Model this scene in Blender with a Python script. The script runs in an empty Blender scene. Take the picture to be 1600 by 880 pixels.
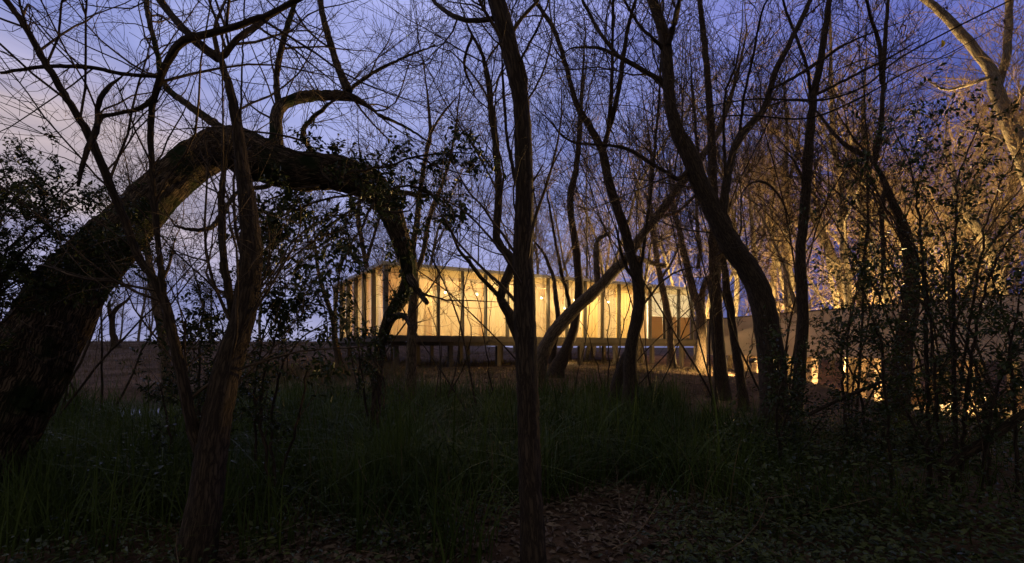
import bpy, math, random
import numpy as np
from mathutils import Vector
R = math.radians
sc = bpy.context.scene
rng = np.random.default_rng(7)
random.seed(7)

# ------------------------------------------------------------------ camera
F = 802.0                     # focal length in photograph pixels (1600 wide)
HY = 543.0                    # horizon row in the photograph
EYE = 1.5
cam_d = bpy.data.cameras.new('camera')
cam = bpy.data.objects.new('camera', cam_d)
sc.collection.objects.link(cam)
cam.location = (0, 0, EYE)
cam.rotation_euler = (R(90), 0, 0)
cam_d.sensor_width = 36
cam_d.lens = 36 * F / 1600
cam_d.shift_y = (HY - 440) / 1600
cam_d.clip_start = 0.05
cam_d.clip_end = 3000
sc.camera = cam

# ------------------------------------------------------------------ sky
world = bpy.data.worlds.new('World')
sc.world = world
world.use_nodes = True
nt = world.node_tree
nt.nodes.clear()
def N(t, tree=nt, **kw):
    n = tree.nodes.new(t)
    for k, v in kw.items():
        setattr(n, k, v)
    return n
def ramp(tree, stops):
    n = tree.nodes.new('ShaderNodeValToRGB')
    e = n.color_ramp.elements
    while len(e) < len(stops):
        e.new(0.5)
    for el, (p, c) in zip(e, stops):
        el.position = p
        el.color = (*c, 1) if len(c) == 3 else c
    return n
L = nt.links.new
tc = N('ShaderNodeTexCoord')
nrm = N('ShaderNodeVectorMath', operation='NORMALIZE')
L(tc.outputs['Generated'], nrm.inputs[0])
sep = N('ShaderNodeSeparateXYZ')
L(nrm.outputs[0], sep.inputs[0])
mp = N('ShaderNodeMapping')
mp.inputs['Scale'].default_value = (1.0, 1.0, 3.2)
mp.inputs['Rotation'].default_value = (0, R(10), 0)
L(nrm.outputs[0], mp.inputs[0])
cl = N('ShaderNodeTexNoise')
cl.inputs['Scale'].default_value = 2.2
cl.inputs['Detail'].default_value = 5
cl.inputs['Roughness'].default_value = 0.5
cl.inputs['Distortion'].default_value = 0.35
L(mp.outputs[0], cl.inputs['Vector'])
cs = N('ShaderNodeMath', operation='MULTIPLY_ADD')       # elevation wobbled by the cloud noise
cs.inputs[1].default_value = 0.24
cs.inputs[2].default_value = -0.12
L(cl.outputs['Fac'], cs.inputs[0])
el = N('ShaderNodeMath', operation='ADD')
L(cs.outputs[0], el.inputs[0])
L(sep.outputs['Z'], el.inputs[1])
west = ramp(nt, [(0.0, (.30, .31, .50)), (.13, (.27, .29, .54)), (.42, (.28, .315, .61)), (.60, (.31, .345, .68)), (.75, (.17, .19, .52)), (1.0, (.08, .09, .28))])
east = ramp(nt, [(0.0, (.034, .044, .16)), (.12, (.05, .062, .23)), (.32, (.086, .107, .34)), (.55, (.14, .158, .50)), (.75, (.09, .10, .36)), (1.0, (.06, .07, .24))])
peach = ramp(nt, [(.10, (0, 0, 0)), (.20, (1, 1, 1)), (.33, (1, 1, 1)), (.43, (0, 0, 0))])   # a pink cloud bank low in the west
L(el.outputs[0], peach.inputs[0])
L(el.outputs[0], west.inputs[0])
L(el.outputs[0], east.inputs[0])
dt = N('ShaderNodeVectorMath', operation='DOT_PRODUCT')
dt.inputs[1].default_value = (-0.80, 0.58, 0.10)
L(nrm.outputs[0], dt.inputs[0])
mr = N('ShaderNodeMapRange', interpolation_type='SMOOTHSTEP')
mr.inputs['From Min'].default_value = -0.05
mr.inputs['From Max'].default_value = 0.86
L(dt.outputs['Value'], mr.inputs['Value'])
mx = N('ShaderNodeMix', data_type='RGBA')
L(mr.outputs[0], mx.inputs['Factor'])
L(east.outputs[0], mx.inputs['A'])
pm = N('ShaderNodeMapRange', interpolation_type='SMOOTHSTEP')
pm.inputs['From Min'].default_value = 0.80
pm.inputs['From Max'].default_value = 0.95
L(dt.outputs['Value'], pm.inputs['Value'])
pf = N('ShaderNodeMath', operation='MULTIPLY')
L(pm.outputs[0], pf.inputs[0])
L(peach.outputs[0], pf.inputs[1])
wp = N('ShaderNodeMix', data_type='RGBA')
L(pf.outputs[0], wp.inputs['Factor'])
L(west.outputs[0], wp.inputs['A'])
wp.inputs['B'].default_value = (.44, .37, .41, 1)
L(wp.outputs['Result'], mx.inputs['B'])
cl2 = N('ShaderNodeTexNoise')                            # broken cloud mottling
cl2.inputs['Scale'].default_value = 4.5
cl2.inputs['Detail'].default_value = 6
L(mp.outputs[0], cl2.inputs['Vector'])
mot = ramp(nt, [(.36, (.70, .73, .80)), (.64, (1.24, 1.20, 1.10))])
L(cl2.outputs['Fac'], mot.inputs[0])
mul = N('ShaderNodeMix', data_type='RGBA', blend_type='MULTIPLY')
mul.inputs['Factor'].default_value = 1
L(mx.outputs['Result'], mul.inputs['A'])
L(mot.outputs[0], mul.inputs['B'])
# unseen sky overhead and behind the camera, greyed to neutralise the blue fill light
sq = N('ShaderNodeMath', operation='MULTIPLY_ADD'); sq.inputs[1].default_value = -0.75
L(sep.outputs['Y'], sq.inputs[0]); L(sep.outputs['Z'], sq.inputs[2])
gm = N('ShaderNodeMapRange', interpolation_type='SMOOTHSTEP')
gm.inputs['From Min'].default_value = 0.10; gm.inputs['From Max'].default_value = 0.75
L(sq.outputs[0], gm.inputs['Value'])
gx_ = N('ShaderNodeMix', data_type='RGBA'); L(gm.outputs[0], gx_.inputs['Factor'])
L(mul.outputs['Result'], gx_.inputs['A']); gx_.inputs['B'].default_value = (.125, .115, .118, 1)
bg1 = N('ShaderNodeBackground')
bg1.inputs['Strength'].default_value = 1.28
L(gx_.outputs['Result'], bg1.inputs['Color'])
sky = N('ShaderNodeTexSky', sky_type='NISHITA')
sky.sun_disc = False
sky.sun_elevation = R(-3)
sky.sun_rotation = R(-72)
bg2 = N('ShaderNodeBackground')
bg2.inputs['Strength'].default_value = 0.05
L(sky.outputs[0], bg2.inputs['Color'])
ad = N('ShaderNodeAddShader')
L(bg1.outputs[0], ad.inputs[0])
L(bg2.outputs[0], ad.inputs[1])
wo = N('ShaderNodeOutputWorld')
L(ad.outputs[0], wo.inputs['Surface'])

# the last afterglow from the west, very faint
sd = bpy.data.lights.new('sun', 'SUN')
sd.energy = 0.02
sd.angle = R(20)
sd.color = (1, .85, .75)
so = bpy.data.objects.new('sun', sd)
so.rotation_euler = Vector((0.95, -0.30, -0.06)).to_track_quat('-Z', 'Y').to_euler()
sc.collection.objects.link(so)

sc.view_settings.view_transform = 'Standard'
sc.view_settings.look = 'None'
sc.view_settings.exposure = 0.0
sc.view_settings.gamma = 1.0
sc.cycles.max_bounces = 10
sc.cycles.transparent_max_bounces = 16
sc.cycles.sample_clamp_indirect = 4.0

# ------------------------------------------------------------------ helpers
def hash3(i, j, k):
    n = (i * 374761393 + j * 668265263 + k * 2147483647 + 1013904223) & 0x7fffffff
    n = ((n ^ (n >> 13)) * 1274126177) & 0x7fffffff
    return ((n ^ (n >> 16)) & 0xffff) / 65535.0
def vnoise(x, y, z=0.0):
    x, y, z = np.broadcast_arrays(np.asarray(x, float), np.asarray(y, float), np.asarray(z, float))
    i, j, k = (np.floor(a).astype(np.int64) for a in (x, y, z))
    fx, fy, fz = x - i, y - j, z - k
    fx, fy, fz = (a * a * (3 - 2 * a) for a in (fx, fy, fz))
    r = 0
    for a in (0, 1):
        for b in (0, 1):
            for c in (0, 1):
                w = (fx if a else 1 - fx) * (fy if b else 1 - fy) * (fz if c else 1 - fz)
                r = r + w * hash3(i + a, j + b, k + c)
    return r * 2 - 1
def sm(a, b, x):
    t = np.clip((np.asarray(x, float) - a) / (b - a), 0, 1)
    return t * t * (3 - 2 * t)

def ground(x, y):
    x = np.asarray(x, float); y = np.asarray(y, float)
    z = 0.62 * sm(11, 19, y)
    # pond and bank on the left
    left = 1 - sm(-8.5, -5.0, x)
    pond = -0.35 * sm(11.0, 12.2, y) * (1 - sm(14.3, 15.2, y))
    bank = sm(14.6, 15.4, y) * 0.2 + np.clip((y - 15) / 30, 0, 1) * 1.85
    z = z * (1 - left) + (pond + bank) * left
    # levee behind the pavilion
    lev = 0.52 * sm(34, 46, y) * sm(-8.5, -5.0, x)
    z = z + lev * (1 - .25 * sm(0, 20, x)) - .15 * sm(0, 20, x) * sm(34, 46, y)
    # low wet ground under the raised walkway on the right
    dip = sm(8.2, 11.5, x + 0.10 * (y - 24)) * sm(9, 14, y) * (1 - sm(33, 40, y))
    z = z * (1 - dip) + (-0.85) * dip
    z = z + 0.05 * vnoise(x * .9, y * .9, 3.3) + 0.025 * vnoise(x * 3.1, y * 3.1, 7.7)
    return z + 0.35 * vnoise(x * .02, y * .02, 1.7) * sm(50, 90, y)

def P(px, py, d):
    return np.array([(px - 800) / F * d, d, EYE - (py - HY) / F * d])

col = sc.collection
class Geo:
    def __init__(s):
        s.v = []; s.f = []; s.b = []; s.n = 0
    def add(s, v, f, b=None):
        v = np.asarray(v, float).reshape(-1, 3)
        s.v.append(v); s.f.append(np.asarray(f, np.int64).reshape(-1, 4) + s.n)
        s.b.append(np.zeros_like(v) if b is None else b)
        s.n += len(v)
    def tube(s, pts, rad, k=6, ref=None, cap=False, rough=0.0, seed=0.0, lobes=0.0):
        pts = np.asarray(pts, float); rad = np.asarray(rad, float)
        if cap:
            pts = np.vstack([pts, pts[-1:] + (pts[-1:] - pts[-2:-1]) * .05]); rad = np.append(rad, rad[-1] * .05)
        n = len(pts)
        t = np.empty_like(pts)
        t[1:-1] = pts[2:] - pts[:-2]; t[0] = pts[1] - pts[0]; t[-1] = pts[-1] - pts[-2]
        t /= np.linalg.norm(t, axis=1)[:, None] + 1e-9
        if ref is None:
            ref = np.zeros(3); ref[np.argmin(np.abs(pts[-1] - pts[0]))] = 1
        u = np.cross(t, ref); u /= np.linalg.norm(u, axis=1)[:, None] + 1e-9
        w = np.cross(t, u)
        a = np.arange(k) * (2 * math.pi / k)
        c, sn = np.cos(a), np.sin(a)
        ln = np.concatenate([[0], np.cumsum(np.linalg.norm(np.diff(pts, axis=0), axis=1))])
        rr = np.repeat(rad[:, None], k, 1)
        if rough:
            m = max(rad.mean(), 1e-4)
            rr = rr * (1 + rough * vnoise(c[None] * 1.4 + seed, sn[None] * 1.4, ln[:, None] / m * .30)
                       + rough * .55 * vnoise(c[None] * 3.2 + seed, sn[None] * 3.2, ln[:, None] / m * .9))
            if lobes:                                       # deep furrowed bark
                rid = np.abs(vnoise(c[None] * 7 + seed, sn[None] * 7, ln[:, None] / m * .45 + 2 * vnoise(c[None] * 2, sn[None] * 2, ln[:, None] / m)))
                rr = rr * (1 + lobes * (rid - .25))
        v = pts[:, None] + u[:, None] * (c[None, :, None] * rr[..., None]) + w[:, None] * (sn[None, :, None] * rr[..., None])
        i = np.arange(n - 1)[:, None] * k; j = np.arange(k)[None]; j2 = (j + 1) % k
        f = np.stack([i + j, i + j2, i + k + j2, i + k + j], -1)
        b = np.stack([np.broadcast_to(c[None] * rad[:, None], rr.shape), np.broadcast_to(sn[None] * rad[:, None], rr.shape),
                      np.broadcast_to(ln[:, None], rr.shape)], -1).reshape(-1, 3)
        s.add(v.reshape(-1, 3), f, b)
    def box(s, p0, ax, ay, az):
        """corner p0 and three edge vectors"""
        p0, ax, ay, az = (np.asarray(a, float) for a in (p0, ax, ay, az))
        v = [p0, p0 + ax, p0 + ax + ay, p0 + ay]
        v = np.array(v + [q + az for q in v])
        s.add(v, [[3, 2, 1, 0], [4, 5, 6, 7], [0, 1, 5, 4], [1, 2, 6, 5], [2, 3, 7, 6], [3, 0, 4, 7]])
    def leaves(s, pos, dirs, nor, ln, wd, curl=.15):
        """folded, pointed leaves: two quads each"""
        pos = np.asarray(pos, float); m = len(pos)
        if not m: return
        d = dirs / (np.linalg.norm(dirs, axis=1)[:, None] + 1e-9)
        sd_ = np.cross(d, nor); sd_ /= np.linalg.norm(sd_, axis=1)[:, None] + 1e-9
        up = np.cross(sd_, d)
        ln = np.broadcast_to(ln, m)[:, None]; wd = np.broadcast_to(wd, m)[:, None]
        tip = pos + d * ln - up * ln * curl
        l = pos + d * ln * .42 + sd_ * wd * .5 + up * ln * curl * .7
        r = pos + d * ln * .42 - sd_ * wd * .5 + up * ln * curl * .7
        l2 = pos + d * ln * .74 + sd_ * wd * .34 + up * ln * curl * .3
        r2 = pos + d * ln * .74 - sd_ * wd * .34 + up * ln * curl * .3
        v = np.stack([pos, l, l2, tip, r2, r], 1).reshape(-1, 3)
        o = np.arange(m)[:, None] * 6
        f = np.concatenate([o + np.array([[0, 3, 2, 1]]), o + np.array([[0, 5, 4, 3]])])
        s.add(v, f)
    def build(s, name, mat, parent=None, kind=None, smooth=True, base=None):
        if not s.n: return None
        v = np.concatenate(s.v); f = np.concatenate(s.f); b = np.concatenate(s.b)
        if base is not None: v = v - np.asarray(base)
        me = bpy.data.meshes.new(name)
        me.vertices.add(len(v)); me.vertices.foreach_set('co', v.astype(np.float32).ravel())
        me.loops.add(f.size); me.loops.foreach_set('vertex_index', f.astype(np.int32).ravel())
        me.polygons.add(len(f))
        me.polygons.foreach_set('loop_start', np.arange(0, f.size, 4, dtype=np.int32))
        me.polygons.foreach_set('loop_total', np.full(len(f), 4, np.int32))
        me.polygons.foreach_set('use_smooth', np.full(len(f), smooth, bool))
        at = me.attributes.new('bark', 'FLOAT_VECTOR', 'POINT')
        at.data.foreach_set('vector', b.astype(np.float32).ravel())
        me.update(calc_edges=True)
        me.materials.append(mat)
        o = bpy.data.objects.new(name, me); col.objects.link(o)
        if parent is not None: o.parent = parent
        if kind: o['kind'] = kind
        return o
def tag(o, label, cat, group=None):
    o['label'] = label; o['category'] = cat
    if group: o['group'] = group
    return o
def thing(name, label, cat, loc=(0, 0, 0), group=None):
    o = bpy.data.objects.new(name, None); col.objects.link(o)
    o.location = [float(a) for a in loc]
    o.empty_display_size = .2
    return tag(o, label, cat, group)
def copy_tree(o, label=None, group=None):
    c = o.copy(); col.objects.link(c)
    for ch in list(o.children):
        q = ch.copy(); col.objects.link(q); q.parent = c
    if label: c['label'] = label
    if group: c['group'] = group
    return c

# ------------------------------------------------------------------ materials
def newmat(name):
    m = bpy.data.materials.new(name); m.use_nodes = True
    t = m.node_tree; b = t.nodes['Principled BSDF']
    return m, t, b
def mat_bark(name, c0, c1, scale=14, bump=.6, rough=.9, moss=None):
    m, t, b = newmat(name); l = t.links.new
    at = N('ShaderNodeAttribute', t, attribute_name='bark')
    mp_ = N('ShaderNodeMapping', t); mp_.inputs['Scale'].default_value = (1, 1, .13)
    l(at.outputs['Vector'], mp_.inputs[0])
    nz = N('ShaderNodeTexNoise', t); nz.inputs['Scale'].default_value = scale; nz.inputs['Detail'].default_value = 6
    nz.inputs['Roughness'].default_value = .65; nz.inputs['Distortion'].default_value = .8
    l(mp_.outputs[0], nz.inputs['Vector'])
    vo = N('ShaderNodeTexVoronoi', t, feature='DISTANCE_TO_EDGE'); vo.inputs['Scale'].default_value = scale * 1.6
    dv = N('ShaderNodeMix', t, data_type='VECTOR'); dv.inputs['Factor'].default_value = .06
    l(mp_.outputs[0], dv.inputs['A']); l(nz.outputs['Color'], dv.inputs['B'])
    l(dv.outputs['Result'], vo.inputs['Vector'])
    rv = ramp(t, [(0, (0, 0, 0)), (.22, (1, 1, 1))]); l(vo.outputs['Distance'], rv.inputs[0])
    mu = N('ShaderNodeMath', t, operation='MULTIPLY'); l(rv.outputs[0], mu.inputs[0]); l(nz.outputs['Fac'], mu.inputs[1])
    rc = ramp(t, [(.1, c0), (.62, c1)]); l(mu.outputs[0], rc.inputs[0])
    src = rc.outputs[0]
    if moss:
        tcm = N('ShaderNodeTexCoord', t)
        nm = N('ShaderNodeTexNoise', t); nm.inputs['Scale'].default_value = 2.6; nm.inputs['Detail'].default_value = 5
        l(tcm.outputs['Object'], nm.inputs['Vector'])
        rm = ramp(t, [(.50, (0, 0, 0)), (.62, (1, 1, 1))]); l(nm.outputs['Fac'], rm.inputs[0])
        mxm = N('ShaderNodeMix', t, data_type='RGBA'); l(rm.outputs[0], mxm.inputs['Factor'])
        l(src, mxm.inputs['A']); mxm.inputs['B'].default_value = (*moss, 1); src = mxm.outputs['Result']
    l(src, b.inputs['Base Color'])
    bp = N('ShaderNodeBump', t); bp.inputs['Strength'].default_value = bump; bp.inputs['Distance'].default_value = .02
    l(mu.outputs[0], bp.inputs['Height']); l(bp.outputs[0], b.inputs['Normal'])
    b.inputs['Roughness'].default_value = rough; b.inputs['Specular IOR Level'].default_value = .2
    return m
def mat_leaf(name, c0, c1, scale=6, trans=.25, rough=.5, spec=.4, pos=(.35, .65)):
    m, t, b = newmat(name); l = t.links.new
    tc_ = N('ShaderNodeTexCoord', t)
    nz = N('ShaderNodeTexNoise', t); nz.inputs['Scale'].default_value = scale; nz.inputs['Detail'].default_value = 3
    l(tc_.outputs['Object'], nz.inputs['Vector'])
    rc = ramp(t, [(pos[0], c0), (pos[1], c1)]); l(nz.outputs['Fac'], rc.inputs[0])
    l(rc.outputs[0], b.inputs['Base Color'])
    b.inputs['Roughness'].default_value = rough; b.inputs['Specular IOR Level'].default_value = spec
    if trans:
        tr = N('ShaderNodeBsdfTranslucent', t); l(rc.outputs[0], tr.inputs['Color'])
        ms = N('ShaderNodeMixShader', t); ms.inputs[0].default_value = trans
        l(b.outputs[0], ms.inputs[1]); l(tr.outputs[0], ms.inputs[2])
        l(ms.outputs[0], t.nodes['Material Output'].inputs['Surface'])
    return m
def mat_plain(name, c, rough=.6, var=.15, scale=5, metal=0, bump=.1):
    m, t, b = newmat(name); l = t.links.new
    tc_ = N('ShaderNodeTexCoord', t)
    nz = N('ShaderNodeTexNoise', t); nz.inputs['Scale'].default_value = scale; nz.inputs['Detail'].default_value = 6
    l(tc_.outputs['Object'], nz.inputs['Vector'])
    rc = ramp(t, [(.3, tuple(a * (1 - var) for a in c)), (.7, tuple(min(1, a * (1 + var)) for a in c))])
    l(nz.outputs['Fac'], rc.inputs[0]); l(rc.outputs[0], b.inputs['Base Color'])
    b.inputs['Roughness'].default_value = rough; b.inputs['Metallic'].default_value = metal
    if bump:
        n2 = N('ShaderNodeTexNoise', t); n2.inputs['Scale'].default_value = scale * 8; n2.inputs['Detail'].default_value = 5
        l(tc_.outputs['Object'], n2.inputs['Vector'])
        bp = N('ShaderNodeBump', t); bp.inputs['Strength'].default_value = bump; bp.inputs['Distance'].default_value = .01
        l(n2.outputs['Fac'], bp.inputs['Height']); l(bp.outputs[0], b.inputs['Normal'])
    return m
def mat_glass(name):
    m = bpy.data.materials.new(name); m.use_nodes = True; t = m.node_tree; t.nodes.clear(); l = t.links.new
    tr = N('ShaderNodeBsdfTransparent', t); tr.inputs[0].default_value = (.93, .95, .93, 1)
    gl = N('ShaderNodeBsdfGlossy', t); gl.inputs['Roughness'].default_value = .02
    fr = N('ShaderNodeLayerWeight', t); fr.inputs['Blend'].default_value = .5
    pw = N('ShaderNodeMath', t, operation='POWER'); pw.inputs[1].default_value = 5; l(fr.outputs['Facing'], pw.inputs[0])
    ma = N('ShaderNodeMath', t, operation='MULTIPLY_ADD'); ma.inputs[1].default_value = .5; ma.inputs[2].default_value = .03; l(pw.outputs[0], ma.inputs[0])
    ms = N('ShaderNodeMixShader', t); l(ma.outputs[0], ms.inputs[0]); l(tr.outputs[0], ms.inputs[1]); l(gl.outputs[0], ms.inputs[2])
    o = N('ShaderNodeOutputMaterial', t); l(ms.outputs[0], o.inputs['Surface'])
    return m
def mat_sheer(name, c, see=.3, tl=.6, fold=9.0):
    """curtain cloth: lets light through, scatters some, shows a little of what is behind"""
    m = bpy.data.materials.new(name); m.use_nodes = True; t = m.node_tree; t.nodes.clear(); l = t.links.new
    tr = N('ShaderNodeBsdfTransparent', t); tr.inputs[0].default_value = (1, .97, .9, 1)
    tl_ = N('ShaderNodeBsdfTranslucent', t); df = N('ShaderNodeBsdfDiffuse', t)
    tc_ = N('ShaderNodeTexCoord', t)
    nz = N('ShaderNodeTexNoise', t); nz.inputs['Scale'].default_value = fold * .3
    mp_ = N('ShaderNodeMapping', t); mp_.inputs['Scale'].default_value = (1, 1, .12); l(tc_.outputs['Object'], mp_.inputs[0])
    l(mp_.outputs[0], nz.inputs['Vector'])
    rc = ramp(t, [(.3, tuple(a * .95 for a in c)), (.7, c)]); l(nz.outputs['Fac'], rc.inputs[0])
    l(rc.outputs[0], tl_.inputs[0]); l(rc.outputs[0], df.inputs[0])
    m1 = N('ShaderNodeMixShader', t); m1.inputs[0].default_value = tl; l(df.outputs[0], m1.inputs[1]); l(tl_.outputs[0], m1.inputs[2])
    m2 = N('ShaderNodeMixShader', t); m2.inputs[0].default_value = see; l(m1.outputs[0], m2.inputs[1]); l(tr.outputs[0], m2.inputs[2])
    o = N('ShaderNodeOutputMaterial', t); l(m2.outputs[0], o.inputs['Surface'])
    return m
def mat_emit(name, c, s):
    m, t, b = newmat(name)
    b.inputs['Base Color'].default_value = (*c, 1)
    b.inputs['Emission Color'].default_value = (*c, 1); b.inputs['Emission Strength'].default_value = s
    return m
M = dict(
    bark_big=mat_bark('furrowed_bark', (.035, .024, .016), (.27, .19, .12), 34, 1.0, moss=(.03, .045, .015)),
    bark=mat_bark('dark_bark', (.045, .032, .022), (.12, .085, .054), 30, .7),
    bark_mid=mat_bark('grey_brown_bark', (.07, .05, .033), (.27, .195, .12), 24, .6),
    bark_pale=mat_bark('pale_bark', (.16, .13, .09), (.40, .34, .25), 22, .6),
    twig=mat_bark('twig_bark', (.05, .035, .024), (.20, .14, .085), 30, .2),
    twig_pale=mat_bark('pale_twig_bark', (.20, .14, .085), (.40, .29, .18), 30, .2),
    leaf=mat_leaf('glossy_leaf', (.022, .036, .009), (.06, .08, .016), 5, .15, .42),
    leaf_low=mat_leaf('ground_leaf', (.03, .05, .012), (.10, .125, .025), 4, .15, .4),
    grass=mat_leaf('strap_grass', (.042, .068, .013), (.098, .135, .026), 1.2, .2, .6, .12),
    drygrass=mat_leaf('dry_grass', (.10, .075, .035), (.20, .15, .08), 2, .2, .8, .1),
    litter=mat_leaf('dead_leaf', (.08, .058, .042), (.34, .26, .19), 9, .1, .75, .2),
    pod=mat_leaf('seed_pod', (.10, .05, .025), (.20, .10, .05), 6, .3, .8, .1),
    yellow=mat_leaf('yellow_leaf_blade', (.55, .40, .03), (.70, .55, .06), 20, .5, .6, .2),
)

# ------------------------------------------------------------------ ground, water
def axis(lo, hi, n, fine, p):
    t = np.linspace(-1, 1, n)
    s = np.sign(t) * np.abs(t) ** p
    return np.where(s < 0, s * (fine - lo), s * (hi - fine)) + fine
gx = axis(-500, 500, 300, 0, 2.6)
gy = axis(-60, 1500, 420, 3, 3.0)
X, Y = np.meshgrid(gx, gy)
Z = ground(X, Y)
g = Geo()
ny, nx = X.shape
i = np.arange(ny - 1)[:, None] * nx; j = np.arange(nx - 1)[None]
g.add(np.stack([X, Y, Z], -1), np.stack([i + j, i + j + 1, i + nx + j + 1, i + nx + j], -1))
m, t, b = newmat('forest_soil'); l = t.links.new
ge = N('ShaderNodeNewGeometry', t)
n1 = N('ShaderNodeTexNoise', t); n1.inputs['Scale'].default_value = .8; n1.inputs['Detail'].default_value = 8; l(ge.outputs['Position'], n1.inputs['Vector'])
n2 = N('ShaderNodeTexNoise', t); n2.inputs['Scale'].default_value = 9; n2.inputs['Detail'].default_value = 8; n2.inputs['Roughness'].default_value = .7; l(ge.outputs['Position'], n2.inputs['Vector'])
mm = N('ShaderNodeMath', t, operation='MULTIPLY'); l(n1.outputs['Fac'], mm.inputs[0]); l(n2.outputs['Fac'], mm.inputs[1])
rc = ramp(t, [(.12, (.05, .03, .018)), (.26, (.14, .088, .055)), (.42, (.27, .18, .115))]); l(mm.outputs[0], rc.inputs[0])
l(rc.outputs[0], b.inputs['Base Color']); b.inputs['Roughness'].default_value = .95; b.inputs['Specular IOR Level'].default_value = .1
bp = N('ShaderNodeBump', t); bp.inputs['Strength'].default_value = .9; bp.inputs['Distance'].default_value = .06
l(n2.outputs['Fac'], bp.inputs['Height']); l(bp.outputs[0], b.inputs['Normal'])
M['soil'] = m
g.build('ground', m, kind='structure')

m, t, b = newmat('pond_water'); l = t.links.new
b.inputs['Base Color'].default_value = (.03, .03, .03, 1); b.inputs['Roughness'].default_value = .06; b.inputs['IOR'].default_value = 1.33
n1 = N('ShaderNodeTexNoise', t); n1.inputs['Scale'].default_value = 3; ge = N('ShaderNodeNewGeometry', t); l(ge.outputs['Position'], n1.inputs['Vector'])
bp = N('ShaderNodeBump', t); bp.inputs['Strength'].default_value = .08; l(n1.outputs['Fac'], bp.inputs['Height']); l(bp.outputs[0], b.inputs['Normal'])
g = Geo(); g.add([(-60, 11.2, -.05), (-4, 11.2, -.05), (-4, 16, -.05), (-60, 16, -.05)], [[0, 1, 2, 3]])
g.build('pond_water', m, kind='structure')

# ------------------------------------------------------------------ pavilion
A0 = np.array([-5.11, 20.7]); AR = np.array([15.6, 9.3]); AL = np.array([-4.7, 7.9])
def bp2(s, w):           # s along the long front (0..1), w along the short side (0..1)
    return A0 + AR * s + AL * w
uR = AR / np.linalg.norm(AR); uL = AL / np.linalg.norm(AL)
LR, LL = np.linalg.norm(AR), np.linalg.norm(AL)
def v3(a, z): return np.array([a[0], a[1], z])
ZF, ZT = 1.95, 4.95      # floor, top of roof
M['steel'] = mat_plain('grey_steel', (.11, .10, .085), .45, .1, 4)
M['concrete'] = mat_plain('grey_brown_concrete', (.085, .065, .045), .8, .18, 3, bump=.3)
M['roof'] = mat_plain('roof_metal', (.45, .43, .40), .5, .1, 3)
M['render'] = mat_plain('lime_render', (.44, .36, .28), .85, .3, .7, bump=.25)
M['inner'] = mat_plain('inner_plaster', (.78, .70, .55), .9, .05, 2, bump=0)
M['timber'] = mat_plain('floor_timber', (.40, .26, .14), .5, .2, 2)
M['glass'] = mat_glass('clear_glass')
M['sheer'] = mat_sheer('sheer_curtain', (.86, .76, .58), .42, .62)
M['sheer_gold'] = mat_sheer('gold_curtain', (.90, .72, .36), .12, .68)
M['sheer_thin'] = mat_sheer('thin_curtain', (.84, .73, .56), .58, .62)
M['sheer_pink'] = mat_sheer('rose_curtain', (.80, .58, .40), .26, .60)
M['frost'] = mat_sheer('frosted_band', (.85, .74, .52), .22, .62)
M['frost_white'] = mat_sheer('white_frosted_panel', (.92, .90, .84), .10, .60)
M['frost_brown'] = mat_sheer('brown_frosted_panel', (.44, .28, .16), .03, .45)
M['bulb'] = mat_emit('lit_bulb', (1, .82, .45), 60)
M['lens'] = mat_emit('lit_lens', (1, .72, .34), 5)

pav = thing('pavilion', 'long glass walled pavilion on stilts glowing warm yellow behind the trees', 'pavilion', v3(A0, 0.6))
pb = np.array(pav.location)
def slab(name, s0, s1, w0, w1, z0, z1, mat, parent=pav):
    gg = Geo(); p = bp2(s0, w0)
    gg.box(v3(p, z0), v3(AR * (s1 - s0), 0), v3(AL * (w1 - w0), 0), (0, 0, z1 - z0))
    return gg.build(name, mat, parent, smooth=False, base=pb)
def beam(name, s0, s1, w0, w1, z0, z1, mat, ox=0., oy=0., parent=pav):
    """box given by metres from the front corner: s along front, w along side"""
    return slab(name, s0 / LR, s1 / LR, w0 / LL, w1 / LL, z0, z1, mat, parent)
ov = .18
beam('floor_slab', -ov, LR + 1.3, -ov, LL + ov, ZF - .21, ZF, M['concrete'])
beam('floor_finish', .3, LR - .3, .3, LL - .3, ZF + .003, ZF + .03, M['timber'])
beam('roof_slab', -ov, LR + ov, -ov, LL + ov, ZT - .12, ZT + .01, M['roof'])
beam('ceiling', .16, LR - .16, .16, LL - .16, ZT - .18, ZT - .125, M['inner'])
beam('back_wall', .2, LR - .2, LL - .3, LL - .12, ZF + .03, ZT - .18, M['inner'])
beam('core_wall', 3.2, 11.6, LL * .58, LL * .58 + .15, ZF + .03, ZT - .18, M['inner'])
beam('end_wall', LR - .16, LR - .03, .12, LL - .3, ZF + .03, ZT - .18, M['inner'])
beam('partition', LR * 13 / 16 + .05, LR * 13 / 16 + .15, .35, LL - .35, ZF + .03, ZT - .18, M['inner'])
for q in range(5):
    beam('ceiling_beam', .25, LR - .25, 1.0 + q * 1.75, 1.18 + q * 1.75, ZT - .46, ZT - .18, M['timber'])
for s_, w_ in ((2.6, 2.2), (5.9, 3.0), (9.4, 2.0), (12.0, 3.2)):
    beam('inner_column', s_, s_ + .3, w_, w_ + .3, ZF + .03, ZT - .18, M['timber'])
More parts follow.
